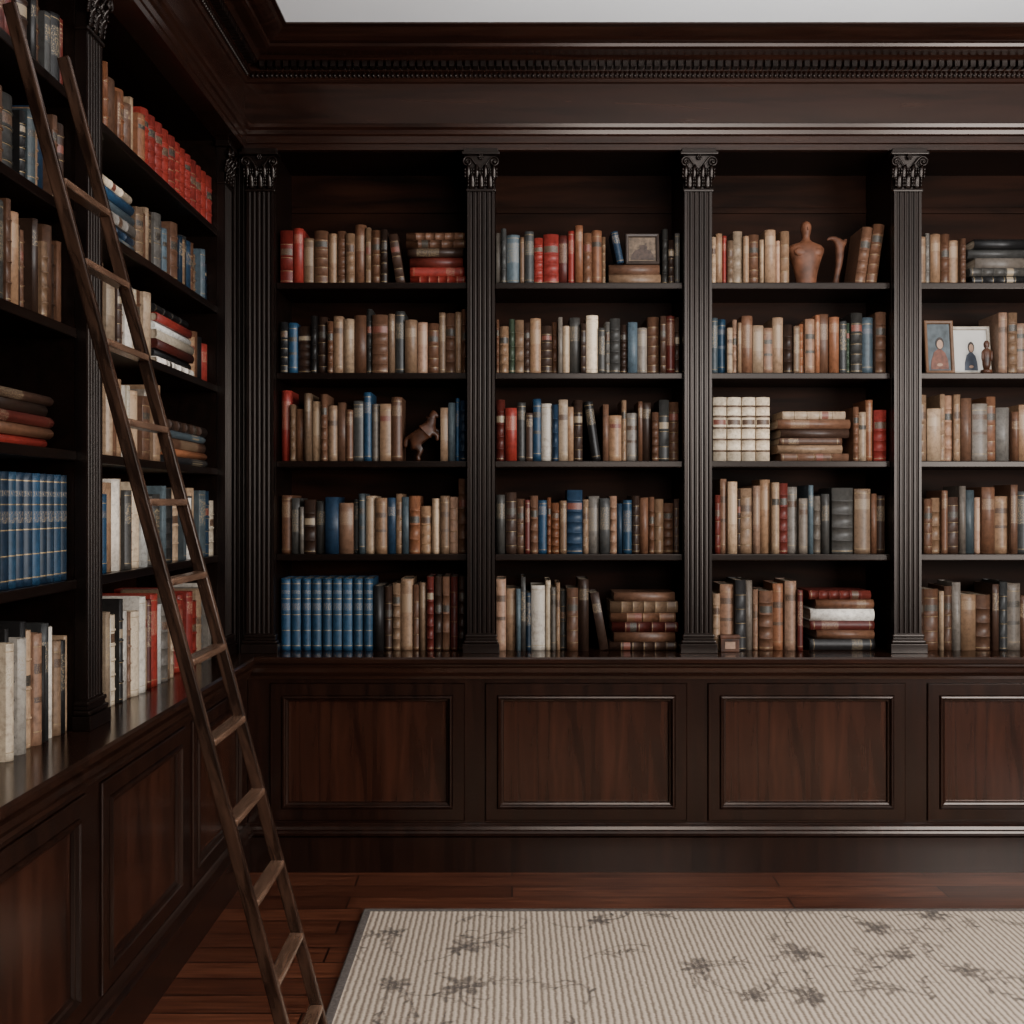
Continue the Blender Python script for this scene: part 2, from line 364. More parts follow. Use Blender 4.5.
def book_mesh(t, h, d, style, mi_label, color):
    r = min(0.014, t * random.uniform(0.16, 0.40)); us = [-1, -0.93, -0.65, -0.33, 0, 0.33, 0.65, 0.93, 1]
    ev = []; H = h; j = random.uniform(-.05, .05)
    if style == 1:
        n = random.choice([3, 4, 5]); bh = random.choice([.0018, .0024, .0030]); gl = random.random() < .3
        for i in range(1, n + 1):
            f = H * i / (n + 1); ev.append((f - bh, f + bh, 'band'))
            if gl: ev.append((f - bh - .0020, f - bh - .0004, 'gold'))
        if random.random() < .7: ev.append((H * (n - 1) / (n + 1) + 0.008, min(H * n / (n + 1) - 0.008, H * (n - 1) / (n + 1) + 0.036), 'lab'))
        ev.append((0.010, 0.012, 'gold'))
    elif style == 2:
        ev += [(H * .12, H * .12 + .002, 'gold'), (H * (.68 + j), H * (.77 + j), 'lab'), (H * .88, H * .88 + .002, 'gold')]
        if random.random() < .4: ev.append((H * (.42 + j), H * (.47 + j), 'lab'))
    elif style == 3:
        for f in (.14, .34 + j, .56, .86): ev += [(H * f - .0034, H * f - .0018, 'gold'), (H * f - .0015, H * f + .0015, 'band')]
        ev.append((H * .64, H * .74, 'lab'))
    elif style == 4:
        a_ = random.choice([.16, .26, .40])
        ev += [(H * (.84 + j - a_), H * (.84 + j), 'lab2')]
        if random.random() < .5: ev += [(H * .07, H * .07 + .0018, 'gold'), (H * .93, H * .93 + .0018, 'gold')]
    elif style == 5:
        for f in (.07, .28, .50, .72, .93): ev.append((H * f - .0014, H * f + .0014, 'gold'))
        ev += [(H * .56, H * .66, 'lab2'), (H * .79, H * .84, 'lab2')]
    elif style == 6:
        for f in (.16, .34, .52, .70, .86): ev.append((H * f - .0042, H * f + .0042, 'darkband'))
        ev.append((H * .57, H * .65, 'lab'))
    ev.sort()
    zs = [(0.0, 0.0)]; segm = []
    def add(z, bu, m): zs.append((z, bu)); segm.append(m)
    for z0, z1, k in ev:
        if z0 <= zs[-1][0] or z1 <= z0: continue
        add(z0, 0.0, 0)
        if k in ('band', 'darkband'):
            m = 5 if k == 'darkband' else 0
            add(z0 + 0.0007, 0.003, m); add(z1 - 0.0007, 0.003, m); add(z1, 0.0, m)
        else: add(z1, 0.0, {'gold': 2, 'lab': 3, 'lab2': 4}[k])
    add(H, 0.0, 0)
    V = []; F = []; M = []; S = []
    nc = len(us) + 2
    for z, bu in zs:
        V.append((-t / 2, d, z))
        for u in us: V.append((t / 2 * u, r * (u ** 2) - bu * (1 if abs(u) < 0.99 else 0.0), z))
        V.append((t / 2, d, z))
    for k in range(len(zs) - 1):
        for c in range(nc - 1):
            a = k * nc + c
            F.append((a, a + 1, a + nc + 1, a + nc))
            sp = 1 <= c <= nc - 3
            M.append(segm[k] if sp and 2 <= c <= nc - 4 or (sp and segm[k] in (2, 5)) else 0); S.append(sp)
        F.append((k * nc, k * nc + nc, k * nc + 2 * nc - 1, k * nc + nc - 1)); M.append(1); S.append(False)
    top = (len(zs) - 1) * nc
    q = (t / 2 - 0.0028) / (t / 2)
    i0 = len(V)
    for c in range(nc):
        x, y, z = V[top + c]; V.append((x * q, min(y, d - 0.001) if y > r * 1.5 else y + 0.003, z))
    i1 = len(V)
    for c in range(nc):
        x, y, z = V[i0 + c]; V.append((x, y, z - 0.004))
    for c in range(nc):
        c2 = (c + 1) % nc
        F.append((top + c, top + c2, i0 + c2, i0 + c)); M.append(0); S.append(False)
        F.append((i0 + c, i0 + c2, i1 + c2, i1 + c)); M.append(0); S.append(False)
    F.append(tuple(range(i1, i1 + nc))); M.append(1); S.append(False)
    F.append(tuple(range(nc))[::-1]); M.append(0); S.append(False)
    me = bpy.data.meshes.new('book'); me.from_pydata(V, [], F)
    for m in [BOOK, PAGES, GOLD] + LABS + [LAB_T]: me.materials.append(m)
    M = [3 + mi_label if m == 3 else (8 if m == 4 else (5 if m == 5 else m)) for m in M]
    me.polygons.foreach_set('material_index', M); me.polygons.foreach_set('use_smooth', S)
    bm = bmesh.new(); bm.from_mesh(me); bmesh.ops.recalc_face_normals(bm, faces=bm.faces[:]); bm.to_mesh(me); bm.free()
    ca = me.color_attributes.new('binding', 'FLOAT_COLOR', 'POINT')
    ca.data.foreach_set('color', list(color) * len(me.vertices))
    me.update(); return me
FB = (0.0, YB, 0.0); FL = (XL, 0.0, pi / 2)
BK = []
def place(fr, x, y, z, th, t, h, d, ch, group, pose, style=None, keep=False):
    col, cn = PAL[ch]
    if style is None:
        style = random.choice({'t': [1, 2, 3, 1, 4, 4], 'T': [1, 2, 4, 4], 'b': [1, 3, 1, 4, 0], 'd': [1, 3, 4, 1], 'k': [4, 1, 0], 'r': [4, 1, 4], 'R': [1, 3, 4],
                           'u': [4, 4, 2], 'U': [4, 0, 1], 's': [4, 2, 0], 'g': [4, 2, 1, 0], 'G': [1, 4, 4], 'i': [1, 4, 4], 'o': [1, 4, 2], 'p': [4, 2, 1],
                           'w': [4, 0], 'n': [4, 1]}[ch])
    ml = random.choice({'t': [0, 1, 2, 2, 2], 'T': [0, 2, 2, 1], 'b': [0, 1, 0, 0], 'd': [1, 3, 0, 0], 'k': [3, 1, 2], 'r': [0, 0, 2], 'R': [0, 3, 2], 'u': [0, 0, 4],
                        'U': [3, 1, 0], 's': [0, 4], 'g': [0, 2], 'G': [1, 3, 2], 'i': [2, 2, 1], 'o': [0, 2], 'p': [2, 2, 0], 'w': [0], 'n': [1]}[ch])
    j = random.uniform(0.55, 1.25); k = random.uniform(-0.06, 0.06)
    if style in (5, 6): j = random.uniform(0.75, 1.2)
    cc = (min(1, col[0] * j * (1 + k)), min(1, col[1] * j), min(1, col[2] * j * (1 - k)), 1)
    me = book_mesh(t, h, d, style, ml, cc)
    o = bpy.data.objects.new('book', me); C.objects.link(o)
    if fr is FB: o.location = (x, YB + y, z)
    else: o.location = (XL - y + 0.028, x, z)
    o.rotation_euler = (0, th, fr[2])
    fin = {0: 'plain spine', 1: 'raised spine bands', 2: 'spine labels', 3: 'gilt bands', 4: 'stamped title', 5: 'gilt lines', 6: 'dark spine bands'}[style]
    tag(o, '%s hardback, %s, %s' % (cn, fin, pose), 'book', group)
    if fr is FB:
        px = 512 + 1080 * o.location.x / o.location.y; sc = (1080 / o.location.y) ** 2 * t * h
    else:
        px = 512 + 1080 * o.location.x / o.location.y; sc = (1080 / o.location.y) ** 2 * t * h * abs(o.location.x) / o.location.y
    if px < -3 or px > 1028: sc *= 0.05
    if keep or (fr is FB and z > 2.4 and x > 0.8): sc += 1e6
    BK.append((sc, o))
    return o
K = 231.8
def row(fr, base, items, group, cv):
    z = base + 0.0004
    for it in items:
        k = it[0]
        if k == 'v':
            _, x0, x1, L, h = it[:5]; st = it[5] if len(it) > 5 else None
            a, c = cv(x0), cv(x1); n = len(L)
            if st is None: ws = [random.uniform(0.45, 1.5) for _ in L]
            else: ws = [1.0] * n
            tot = sum(ws); x = a
            for ch, w in zip(L, ws):
                w = w / tot * (c - a); hh = hs(h) * (random.uniform(0.82, 1.07) if st is None else 1.0)
                place(fr, x + w / 2, random.uniform(0.030, 0.062) if st is None else random.uniform(.037, .043), z, 0, w - (0.0016 if st is None else .004), hh, random.uniform(0.17, 0.22), ch, group,
                      'upright on the shelf', st)
                x += w
        elif k in 'lL':
            _, x0, deg, t, h, ch = it; a = math.radians(deg); x = cv(x0); t = hs(t); h = hs(h)
            if k == 'l': place(fr, x + h * math.sin(a) + t / 2 * math.cos(a), 0.045, z + t / 2 * math.sin(a), -a, t, h, 0.18, ch, group, 'leaning on its neighbour')
            else: place(fr, x + t / 2 * math.cos(a), 0.045, z + t / 2 * math.sin(a), a, t, h, 0.18, ch, group, 'leaning on its neighbour')
        elif k == 's':
            _, x0, x1, L, h = it[:5]; a, c = cv(x0), cv(x1); ws = [random.uniform(0.8, 1.2) for _ in L]; tot = sum(ws)
            zz = z + (hs(it[5]) if len(it) > 5 else 0)
            for i, (ch, w) in enumerate(zip(L, ws)):
                t = hs(h) * w / tot; ln = (c - a) * random.uniform(0.86, 1.0); s0 = a + (c - a - ln) * random.random()
                if len(L) <= 2: ln = (c - a) * (1 - .02 * i); s0 = a
                flip = random.random() < 0.5
                place(fr, s0 + ln if flip else s0, random.uniform(0.035, 0.05), zz + t / 2, -pi / 2 if flip else pi / 2, t - 0.0008, ln, 0.19, ch, group,
                      'lying flat in a stack', random.choice([1, 4, 0]))
                zz += t
cvB = lambda px: (px - 512) / K
hs = lambda px: px / K
G1 = 'books on the highest shelf of the long bookcase'
ROWS = [
 (ZSB[0], G1, [
  ('v', 280, 303, 'rr', 54), ('v', 303, 313, 't', 50), ('v', 313, 327, 'b', 62), ('v', 327, 387, 'tbtbtbd', 57), ('l', 388, 9, 9, 50, 'd'),
  ('s', 406, 466, 'rrRdbb', 52),
  ('v', 496, 534, 'gGstG', 55), ('v', 534, 559, 'rr', 57), ('v', 559, 583, 'Rro', 58), ('v', 583, 606, 'bot', 57), ('s', 609, 661, 'tb', 20),
  ('v', 663, 680, 'GdG', 54),
  ('v', 711, 790, 'TtrtTtbTtpt', 51), ('v', 917, 966, 'tgtbtb', 52), ('s', 969, 1030, 'kGgGk', 45)]),
 (ZSB[1], 'books on the second shelf of the long bookcase', [
  ('v', 280, 297, 'ku', 55), ('v', 297, 327, 'dkd', 55), ('v', 327, 366, 'btTb', 56), ('v', 366, 388, 'Gb', 62), ('v', 388, 467, 'tGtpbtbtb', 61),
  ('v', 496, 530, 'btntd', 52), ('v', 530, 558, 'tdb', 57), ('v', 558, 605, 'gTGdiG', 55), ('v', 605, 648, 'gGdsg', 56), ('v', 648, 680, 'bdRd', 55),
  ('v', 711, 727, 'su', 53), ('v', 727, 800, 'TptbTptdt', 54), ('v', 800, 840, 'opobo', 58), ('v', 840, 876, 'GnGs', 62), ('v', 876, 887, 'b', 64),
  ('v', 1000, 1030, 'ptp', 62)]),
 (ZSB[2], 'books on the third shelf of the long bookcase', [
  ('v', 280, 290, 'r', 68), ('v', 290, 345, 'tbtTbtb', 64), ('v', 345, 363, 'bG', 62), ('v', 363, 371, 'u', 68), ('v', 371, 402, 'gtb', 62), ('v', 440, 467, 'tsuU', 60),
  ('v', 496, 517, 'Rr', 60), ('v', 517, 533, 'Gd', 58), ('v', 533, 552, 'uw', 60), ('v', 552, 583, 'UTtd', 58), ('l', 584, 8, 9, 60, 'k'), ('v', 603, 622, 'bt', 54),
  ('v', 622, 680, 'tgbdbGb', 58),
  ('v', 713, 771, 'iiii', 64, 6), ('s', 778, 851, 'btbdbT', 50), ('v', 853, 887, 'bTor', 58),
  ('v', 917, 998, 'tTtptbgb', 63), ('v', 998, 1030, 'gbt', 60)]),
 (ZSB[3], 'books on the fourth shelf of the long bookcase', [
  ('v', 280, 325, 'bGgdG', 57), ('v', 325, 365, 'UpGs', 58), ('v', 365, 375, 'T', 64), ('v', 375, 402, 'tUt', 56), ('v', 402, 440, 'sotT', 56), ('v', 440, 458, 'tp', 58), ('v', 458, 467, 'b', 72),
  ('v', 496, 530, 'GdbR', 62), ('v', 530, 560, 'buoo', 60), ('v', 560, 600, 'tUtg', 62), ('v', 600, 640, 'GpUud', 60), ('v', 640, 680, 'bbtbd', 60),
  ('v', 715, 780, 'RpTdtptT', 70), ('v', 780, 830, 'RggsgG', 66), ('v', 833, 855, 'G', 70), ('v', 855, 887, 'tbd', 66),
  ('v', 917, 960, 'Gbtbd', 64), ('v', 960, 1030, 'gspbtbG', 66)]),
 (ZC, 'books on the countertop of the long bookcase', [
  ('v', 280, 373, 'uuuuuuuuu', 72, 5), ('v', 373, 400, 'kdt', 74), ('v', 400, 426, 'tbt', 76), ('v', 426, 466, 'RdbRd', 74, 1),
  ('v', 496, 506, 'p', 72), ('v', 506, 531, 'tsGU', 70), ('v', 531, 551, 'wi', 70), ('v', 551, 589, 'gtGbd', 68), ('l', 590, 10, 9, 58, 'd'),
  ('s', 609, 679, 'dbRbtb', 58),
  ('v', 713, 735, 'tp', 66), ('v', 735, 746, 'k', 68), ('v', 746, 803, 'gpbopR', 68), ('s', 809, 876, 'kbRwbR', 60),
  ('v', 917, 940, 'db', 74), ('v', 940, 1030, 'TbgtbdGgb', 66)]),
]
for base, g, items in ROWS: row(FB, base, items, g, cvB)
place(FB, cvB(611) + 32 / K * math.sin(.2) + 3.5 / K, 0.045, ZSB[0] + 20.6 / K + 3.5 / K * math.sin(.2) + .001, -.2, 7 / K, 32 / K, .12, 'U', G1, 'leaning above a stack', 4)
cvL = lambda m: m
hs = lambda m: m
a0, a1, e0 = 3.145, 4.465, 3.016
ROWL = [
 (ZSL[0], 'books on the highest shelf of the side bookcase', [
  ('v', 2.5, e0, 'kdRRdkbGdkR', .20), ('v', a0, 3.42, 'tbttob', .22), ('v', 3.42, 3.64, 'oobTo', .20), ('v', 3.64, a1, 'rrrrrrrrrrrr', .205, 1)]),
 (ZSL[1], 'books on the second shelf of the side bookcase', [
  ('v', 2.5, e0, 'bGUbGkstUbdG', .22), ('s', 3.16, 3.56, 'sUgsui', .19), ('v', 3.58, a1, 'tbTdgUsbUtGUbtsGU', .20)]),
 (ZSL[2], 'books on the third shelf of the side bookcase', [
  ('v', 2.5, e0, 'dbGbtdbdGtbdb', .24), ('v', a0, 3.74, 'tbtgTdbwiobT', .23), ('s', 3.76, 4.20, 'wkRiwrk', .21), ('v', 4.22, a1, 'tbkr', .20)]),
 (ZSL[3], 'books on the fourth shelf of the side bookcase', [
  ('s', 2.5, 2.92, 'rbRdd', .14), ('v', a0, 3.80, 'wriTbtwiTbgt', .25), ('s', 3.82, 4.40, 'kobsd', .16)]),
 (ZSL[4], 'books on the fifth shelf of the side bookcase', [
  ('v', 2.5, e0, 'UuUUuUUuUUuU', .29, 5), ('v', a0, 3.44, 'sUgutw', .29), ('v', 3.44, 3.82, 'TGriwsgG', .28), ('v', 3.82, a1, 'sGUTsgwGTsUi', .27)]),
 (ZC, 'books on the countertop of the side bookcase', [
  ('v', 2.5, e0, 'TkGtikgwkTpkGwtkT', .31), ('v', a0, 3.60, 'iTwTwikwpi', .31), ('v', 3.60, 3.95, 'wTRrwgtT', .31), ('v', 3.95, a1, 'rrrrrTsgw', .30)]),
]
for base, g, items in ROWL: row(FL, base, items, g, cvL)
hs = lambda px: px / K
row(FB, ZSB[0], [('L', 856, 8, 10.3, 57, 'b'), ('L', 867, 8, 11, 60, 'b')], G1, cvB)
BK.sort(key=lambda q: -q[0]); rest = [o for _, o in BK[300:]]
bpy.context.view_layer.update()
bmj = bmesh.new()
for o in rest:
    me = o.data; me.transform(o.matrix_world.copy()); bmj.from_mesh(me)
mj = bpy.data.meshes.new('books'); bmj.to_mesh(mj); bmj.free()
for m in [BOOK, PAGES, GOLD] + LABS + [LAB_T]: mj.materials.append(m)
for o in rest: me = o.data; bpy.data.objects.remove(o); bpy.data.meshes.remove(me)
oj = bpy.data.objects.new('books', mj); C.objects.link(oj)
tag(oj, 'slim old tan, brown and grey hardbacks along the shelves', 'books'); oj['kind'] = 'stuff'
print('BOOKS', len(BK))

# ------------------------------------------------------------------ objects on shelves
def ell(cx, cy, z, rx, ry, n=24): return [(cx + rx * math.cos(2 * pi * i / n), cy + ry * math.sin(2 * pi * i / n), z) for i in range(n)]
b = MB()
prof = [(0.000, .044, .038), (.004, .046, .040), (.02, .045, .039), (.045, .047, .039), (.07, .052, .042), (.10, .060, .046), (.130, .070, .050), (.155, .080, .050),
        (.170, .081, .046), (.183, .070, .040), (.192, .046, .032), (.199, .027, .024), (.208, .018, .019), (.222, .016, .018), (.231, .018, .021), (.242, .021, .025), (.256, .023, .027), (.272, .022, .026), (.284, .015, .018), (.290, .006, .008)]
b.rings([ell(0, 0, z, rx, ry) for z, rx, ry in prof])
b.sph((-.030, -.034, .148), (.036, .014, .022), 16); b.sph((.030, -.034, .148), (.036, .014, .022), 16)
b.sph((.0, -.025, .253), (.0045, .007, .009), 8)
o = b.obj('torso_sculpture', TERRA, None, (cvB(811), YB + 0.12, ZSB[0] + 0.0004), 0.1)
tag(o, 'dark terracotta armless torso sculpture standing beside tan books', 'sculpture')
def skin(name, chains, mat, loc, sub=2, k=1.0):
    me = bpy.data.meshes.new(name); V = []; E = []; R = []; idx = {}
    for ch in chains:
        prev = None
        for (x, y, z, r) in ch:
            q = (round(x, 4), round(y, 4), round(z, 4))
            if q not in idx: idx[q] = len(V); V.append((x * k, y * k, z * k)); R.append(r * k)
            if prev is not None: E.append((prev, idx[q]))
            prev = idx[q]
    me.from_pydata(V, E, []); o = bpy.data.objects.new(name, me); C.objects.link(o)
    md = o.modifiers.new('s', 'SKIN')
    for i, r in enumerate(R): me.skin_vertices[0].data[i].radius = (r, r)
    me.skin_vertices[0].data[0].use_root = True
    md.use_smooth_shade = True
    s2 = o.modifiers.new('u', 'SUBSURF'); s2.levels = sub; s2.render_levels = sub
    dg = bpy.context.evaluated_depsgraph_get(); dg.update()
    m2 = bpy.data.meshes.new_from_object(o.evaluated_get(dg)); o.modifiers.clear(); o.data = m2
    zmin = min(v.co.z for v in m2.vertices)
    for v in m2.vertices: v.co.z -= zmin
    m2.materials.clear(); m2.materials.append(mat); o.location = loc
    for p in m2.polygons: p.use_smooth = True
    return o
h = skin('horse_sculpture', [
  [(-.01, 0, .115, .034), (.015, 0, .135, .036), (.035, 0, .158, .031), (.045, 0, .188, .022), (.050, 0, .214, .017), (.064, 0, .214, .014), (.078, 0, .200, .010)],
  [(.050, 0, .214, .017), (.048, .006, .234, .005)],
  [(.045, 0, .188, .022), (.022, 0, .205, .009)],
  [(-.01, 0, .115, .034), (-.03, .0, .095, .030), (-.035, .014, .072, .021), (-.012, .016, .050, .013), (-.030, .016, .022, .011), (-.022, .016, .004, .013)],
  [(-.03, .0, .095, .030), (-.030, -.016, .068, .021), (-.002, -.018, .050, .013), (-.018, -.018, .022, .011), (-.008, -.018, .004, .013)],
  [(.035, 0, .158, .031), (.056, .014, .142, .015), (.074, .014, .144, .011), (.075, .014, .115, .009)],
  [(.035, 0, .158, .031), (.054, -.014, .130, .015), (.072, -.014, .120, .011), (.068, -.014, .095, .009)],
  [(-.03, .0, .095, .030), (-.056, 0, .112, .014), (-.070, 0, .098, .015), (-.074, 0, .065, .010)],
], CARVE, (cvB(421), YB + 0.075, ZSB[2] + 0.0004), 2, 0.97)
tag(h, 'small dark carved wooden rearing horse between books', 'sculpture')
h = skin('bird_sculpture', [
  [(.010, 0, .160, .020), (.010, 0, .190, .022), (-.004, 0, .216, .017), (-.026, 0, .226, .011), (-.046, 0, .216, .004)],
  [(.010, 0, .160, .020), (.008, 0, .120, .017), (.000, 0, .075, .013), (-.008, 0, .03, .013), (-.006, 0, .006, .026)],
  [(.010, 0, .190, .022), (.030, .004, .206, .013), (.042, .006, .222, .005)],
], BIRDM, (cvB(843), YB + 0.12, ZSB[0] + 0.0004), 2)
tag(h, 'slender weathered wooden bird sculpture beside a leaning brown book', 'sculpture')

FRW = plain('frame_wood', (0.10, 0.052, 0.028), 0.45); FRI = plain('frame_pale', (0.30, 0.26, 0.21), 0.5); FRD = plain('frame_dark', (0.03, 0.02, 0.015), 0.45)
CANV = plain('picture_ground', (0.045, 0.055, 0.06), 0.6, 0, 25, 0.5); FIG = plain('picture_robe', (0.09, 0.030, 0.017), 0.6, 0, 60, 0.5)
SKN = plain('picture_skin', (0.25, 0.15, 0.10), 0.6); PAP = plain('picture_paper', (0.38, 0.36, 0.33), 0.7, 0, 10, 0.05); DRK = plain('picture_dark', (0.025, 0.030, 0.042), 0.6, 0, 40, 0.3)
TANP = plain('picture_faded', (0.09, 0.060, 0.038), 0.6, 0, 50, 0.6); BRP = plain('picture_brown', (0.04, 0.024, 0.017), 0.6, 0, 60, 0.5)
HAIR = plain('picture_hair', (0.018, 0.011, 0.008), 0.6)
def frame(w, h, loc, rz, fm, gm, bm_, label, mat_w, head=SKN, full=True):
    e = empty('picture_frame', loc, rz); tag(e, label, 'picture')
    tilt = 0.12
    b = MB(); b.rect_sweep(w, h, [(0, -.006), (0, .008), (.004, .011), (.011, .008), (.014, .003), (.014, -.006)])
    f = b.obj('frame', fm, e); f.rotation_euler = (-tilt, 0, 0); f.location = (0, 0, 0.0008)
    b = MB(); b.box(-w / 2 + .0142, w / 2 - .0142, -.001, .005, .0142, h - .0142)
    m = b.obj('mount', gm, e); m.rotation_euler = (-tilt, 0, 0)
    W = w * mat_w
    def flat(name, pts, y, mt):
        b = MB(); b.rings([[(x, yy, z) for x, z in pts] for yy in (-.0012, y)], smooth=False)
        q = b.obj(name, mt, e); q.rotation_euler = (-tilt, 0, 0)
    flat('painted_figure', [(x * W, .02 + z * h * .8) for x, z in [(-.5, 0), (.5, 0), (.46, .22), (.34, .38), (.12, .47), (-.06, .48), (-.30, .40), (-.46, .2)]], -.003, bm_)
    circ = lambda cx, cz, rx, rz_: [(cx + rx * math.cos(2 * pi * i / 18), cz + rz_ * math.sin(2 * pi * i / 18)) for i in range(18)]
    if full:
        flat('painted_hair', circ(.05 * W, h * .575, W * .24, h * .115), -.0032, HAIR)
        flat('painted_hands', circ(.0, h * .17, W * .16, h * .03), -.0036, head)
    flat('painted_head', circ(.05 * W, h * .555, W * .17, h * .085), -.0038, head)
frame(.125, .235, (cvB(942), YB + 0.06, ZSB[1] + 0.001), 0.0, FRW, CANV, FIG, 'wooden framed portrait of a seated person in a red-brown robe', .62)
frame(.172, .215, (cvB(977.5), YB + 0.10, ZSB[1] + 0.001), 0.0, FRI, PAP, DRK, 'pale framed picture of a dark-robed figure', .34)
def figurine(px, y, mat, k, label):
    b = MB(); b.cyl((0, 0, .006 * k), .020 * k, .012 * k, 'Z', 16)
    b.rings([ell(0, 0, z * k, rx * k, rx * .8 * k, 14) for z, rx in [(.012, .010), (.03, .014), (.055, .016), (.075, .018), (.085, .012), (.09, .006), (.096, .010), (.108, .011), (.117, .006)]])
    b.sph((-.016 * k, -.006, .062 * k), (.006, .006, .020 * k), 8); b.sph((.016 * k, -.006, .062 * k), (.006, .006, .020 * k), 8)
    o = b.obj('figurine', mat, None, (cvB(px), YB + y, ZSB[1] + 0.0004)); tag(o, label, 'figurine')
figurine(986, 0.035, CARVE, 1.2, 'small red-brown standing figurine in front of a framed picture')
frame(.145, .135, (cvB(643), YB + 0.06, ZSB[0] + 20 / K + 0.002), 0.0, FRD, TANP, BRP, 'small antique dark framed picture resting on stacked books', .7, BRP, False)
e = empty('trinket_box', (cvB(728), YB + 0.012, ZC + 0.0004), 0.0); tag(e, 'small reddish wooden box with a pale front plate, on the counter', 'box')
b = MB(); b.box(-.040, .040, -.018, .018, 0, .056, .003); b.obj('body', CARVE, e)
b = MB(); b.box(-.043, .043, -.021, .021, .0562, .072, .004); b.obj('lid', BIRDM, e)
b = MB(); b.box(-.022, .022, -.0205, -.0182, .014, .044, .001); b.obj('plate', SKN, e)

# ------------------------------------------------------------------ ladder
lad = empty('ladder', (-0.45, 2.65, 0.0142)); tag(lad, 'tall worn wooden library ladder leaning against the side bookcase', 'ladder')
sl = 0.267; YN, YF = -0.15, 0.15
for yy in (YN, YF):
    b = MB(); th = math.atan(sl); L = 2.67 / math.cos(th)
    b.box(-.0155, .0155, -.009, .009, 0.0045, L, .0035)
    o = b.obj('rail', W_L, lad, (0, yy, 0.0005)); o.rotation_euler = (0, -th, 0)
for i in range(12):
    z = 0.212 + i * 0.1865
    b = MB(); b.box(-.018, .018, YN + .0092, YF - .0092, -.0085, .0085, .004)
    b.obj('rung', W_R, lad, (-sl * z, 0, z))

# ------------------------------------------------------------------ rug
def rugmat():
    m, nt, bs = newmat('rug_weave')
    tc = N(nt, 'ShaderNodeTexCoord')
    wv = N(nt, 'ShaderNodeTexWave'); wv.wave_type = 'BANDS'; wv.bands_direction = 'X'; wv.inputs['Scale'].default_value = 15
    wv.inputs['Distortion'].default_value = 1.4; wv.inputs['Detail'].default_value = 3; wv.inputs['Detail Scale'].default_value = 3
    nt.links.new(tc.outputs['Object'], wv.inputs['Vector'])
    mpn = N(nt, 'ShaderNodeMapping'); mpn.inputs['Scale'].default_value = (50, 150, 1)
    nn = N(nt, 'ShaderNodeTexNoise'); nn.inputs['Scale'].default_value = 1; nn.inputs['Detail'].default_value = 3
    nt.links.new(tc.outputs['Object'], mpn.inputs[0]); nt.links.new(mpn.outputs[0], nn.inputs['Vector'])
    mw = N(nt, 'ShaderNodeMix'); mw.data_type = 'FLOAT'; mw.inputs['Factor'].default_value = 0.48
    nt.links.new(wv.outputs['Fac'], mw.inputs['A']); nt.links.new(nn.outputs['Fac'], mw.inputs['B'])
    rb = ramp(nt, [(0.25, (0.20, 0.148, 0.108)), (0.64, (0.55, 0.44, 0.34))]); nt.links.new(mw.outputs['Result'], rb.inputs[0])
    at = N(nt, 'ShaderNodeAttribute'); at.attribute_name = 'motif'
    nb = N(nt, 'ShaderNodeTexNoise'); nb.inputs['Scale'].default_value = 40; nb.inputs['Detail'].default_value = 8; nb.inputs['Roughness'].default_value = 0.75
    nt.links.new(tc.outputs['Object'], nb.inputs['Vector'])
    r2 = ramp(nt, [(0.38, (0.25, 0.25, 0.25)), (0.50, (1, 1, 1))]); nt.links.new(nb.outputs['Fac'], r2.inputs[0])
    m1 = N(nt, 'ShaderNodeMath'); m1.operation = 'MULTIPLY'; nt.links.new(at.outputs['Fac'], m1.inputs[0]); nt.links.new(r2.outputs[0], m1.inputs[1])
    m3 = N(nt, 'ShaderNodeMath'); m3.operation = 'MULTIPLY'; m3.inputs[1].default_value = 0.92; nt.links.new(m1.outputs[0], m3.inputs[0])
    mx = N(nt, 'ShaderNodeMix'); mx.data_type = 'RGBA'; nt.links.new(m3.outputs[0], mx.inputs['Factor'])
    nt.links.new(rb.outputs[0], mx.inputs['A']); mx.inputs['B'].default_value = (0.062, 0.050, 0.043, 1)
    nt.links.new(mx.outputs['Result'], bs.inputs['Base Color']); bs.inputs['Roughness'].default_value = 0.95
    bp = N(nt, 'ShaderNodeBump'); bp.inputs['Strength'].default_value = 0.6; bp.inputs['Distance'].default_value = 0.004
    nt.links.new(mw.outputs['Result'], bp.inputs['Height']); nt.links.new(bp.outputs[0], bs.inputs['Normal'])
    return m
rug = empty('rug', (0.95, 3.05, 0)); tag(rug, 'beige ribbed rug with distressed dark floral pattern on the floor', 'rug')
RW, RL = 1.475, 0.97; NX, NY = 700, 460
A = np.zeros((NY, NX)); gx = np.linspace(-RW, RW, NX); gy = np.linspace(-RL, RL, NY)
rr = random.Random(5)
def dab(x, y, rx, ry, ang, a):
    R = max(rx, ry) * 1.5
    i0, i1 = np.searchsorted(gx, [x - R, x + R]); j0, j1 = np.searchsorted(gy, [y - R, y + R])
    if i1 <= i0 or j1 <= j0: return
    X, Y = np.meshgrid(gx[i0:i1] - x, gy[j0:j1] - y)
    c, s_ = math.cos(ang), math.sin(ang); U = (X * c + Y * s_) / rx; V = (-X * s_ + Y * c) / ry
    D = np.clip((1.25 - np.sqrt(U * U + V * V)) / 0.5, 0, 1) * a
    A[j0:j1, i0:i1] = np.maximum(A[j0:j1, i0:i1], D)
def flower(x, y, r):
    n = rr.choice([6, 7, 8])
    for i in range(n):
        a = 2 * pi * i / n + rr.uniform(-.3, .3); q = r * rr.uniform(.5, .85)
        dab(x + q * math.cos(a), y + q * math.sin(a), r * rr.uniform(.35, .6), r * rr.uniform(.20, .32), a, rr.uniform(.8, 1))
    dab(x, y, r * .45, r * .45, 0, 1)
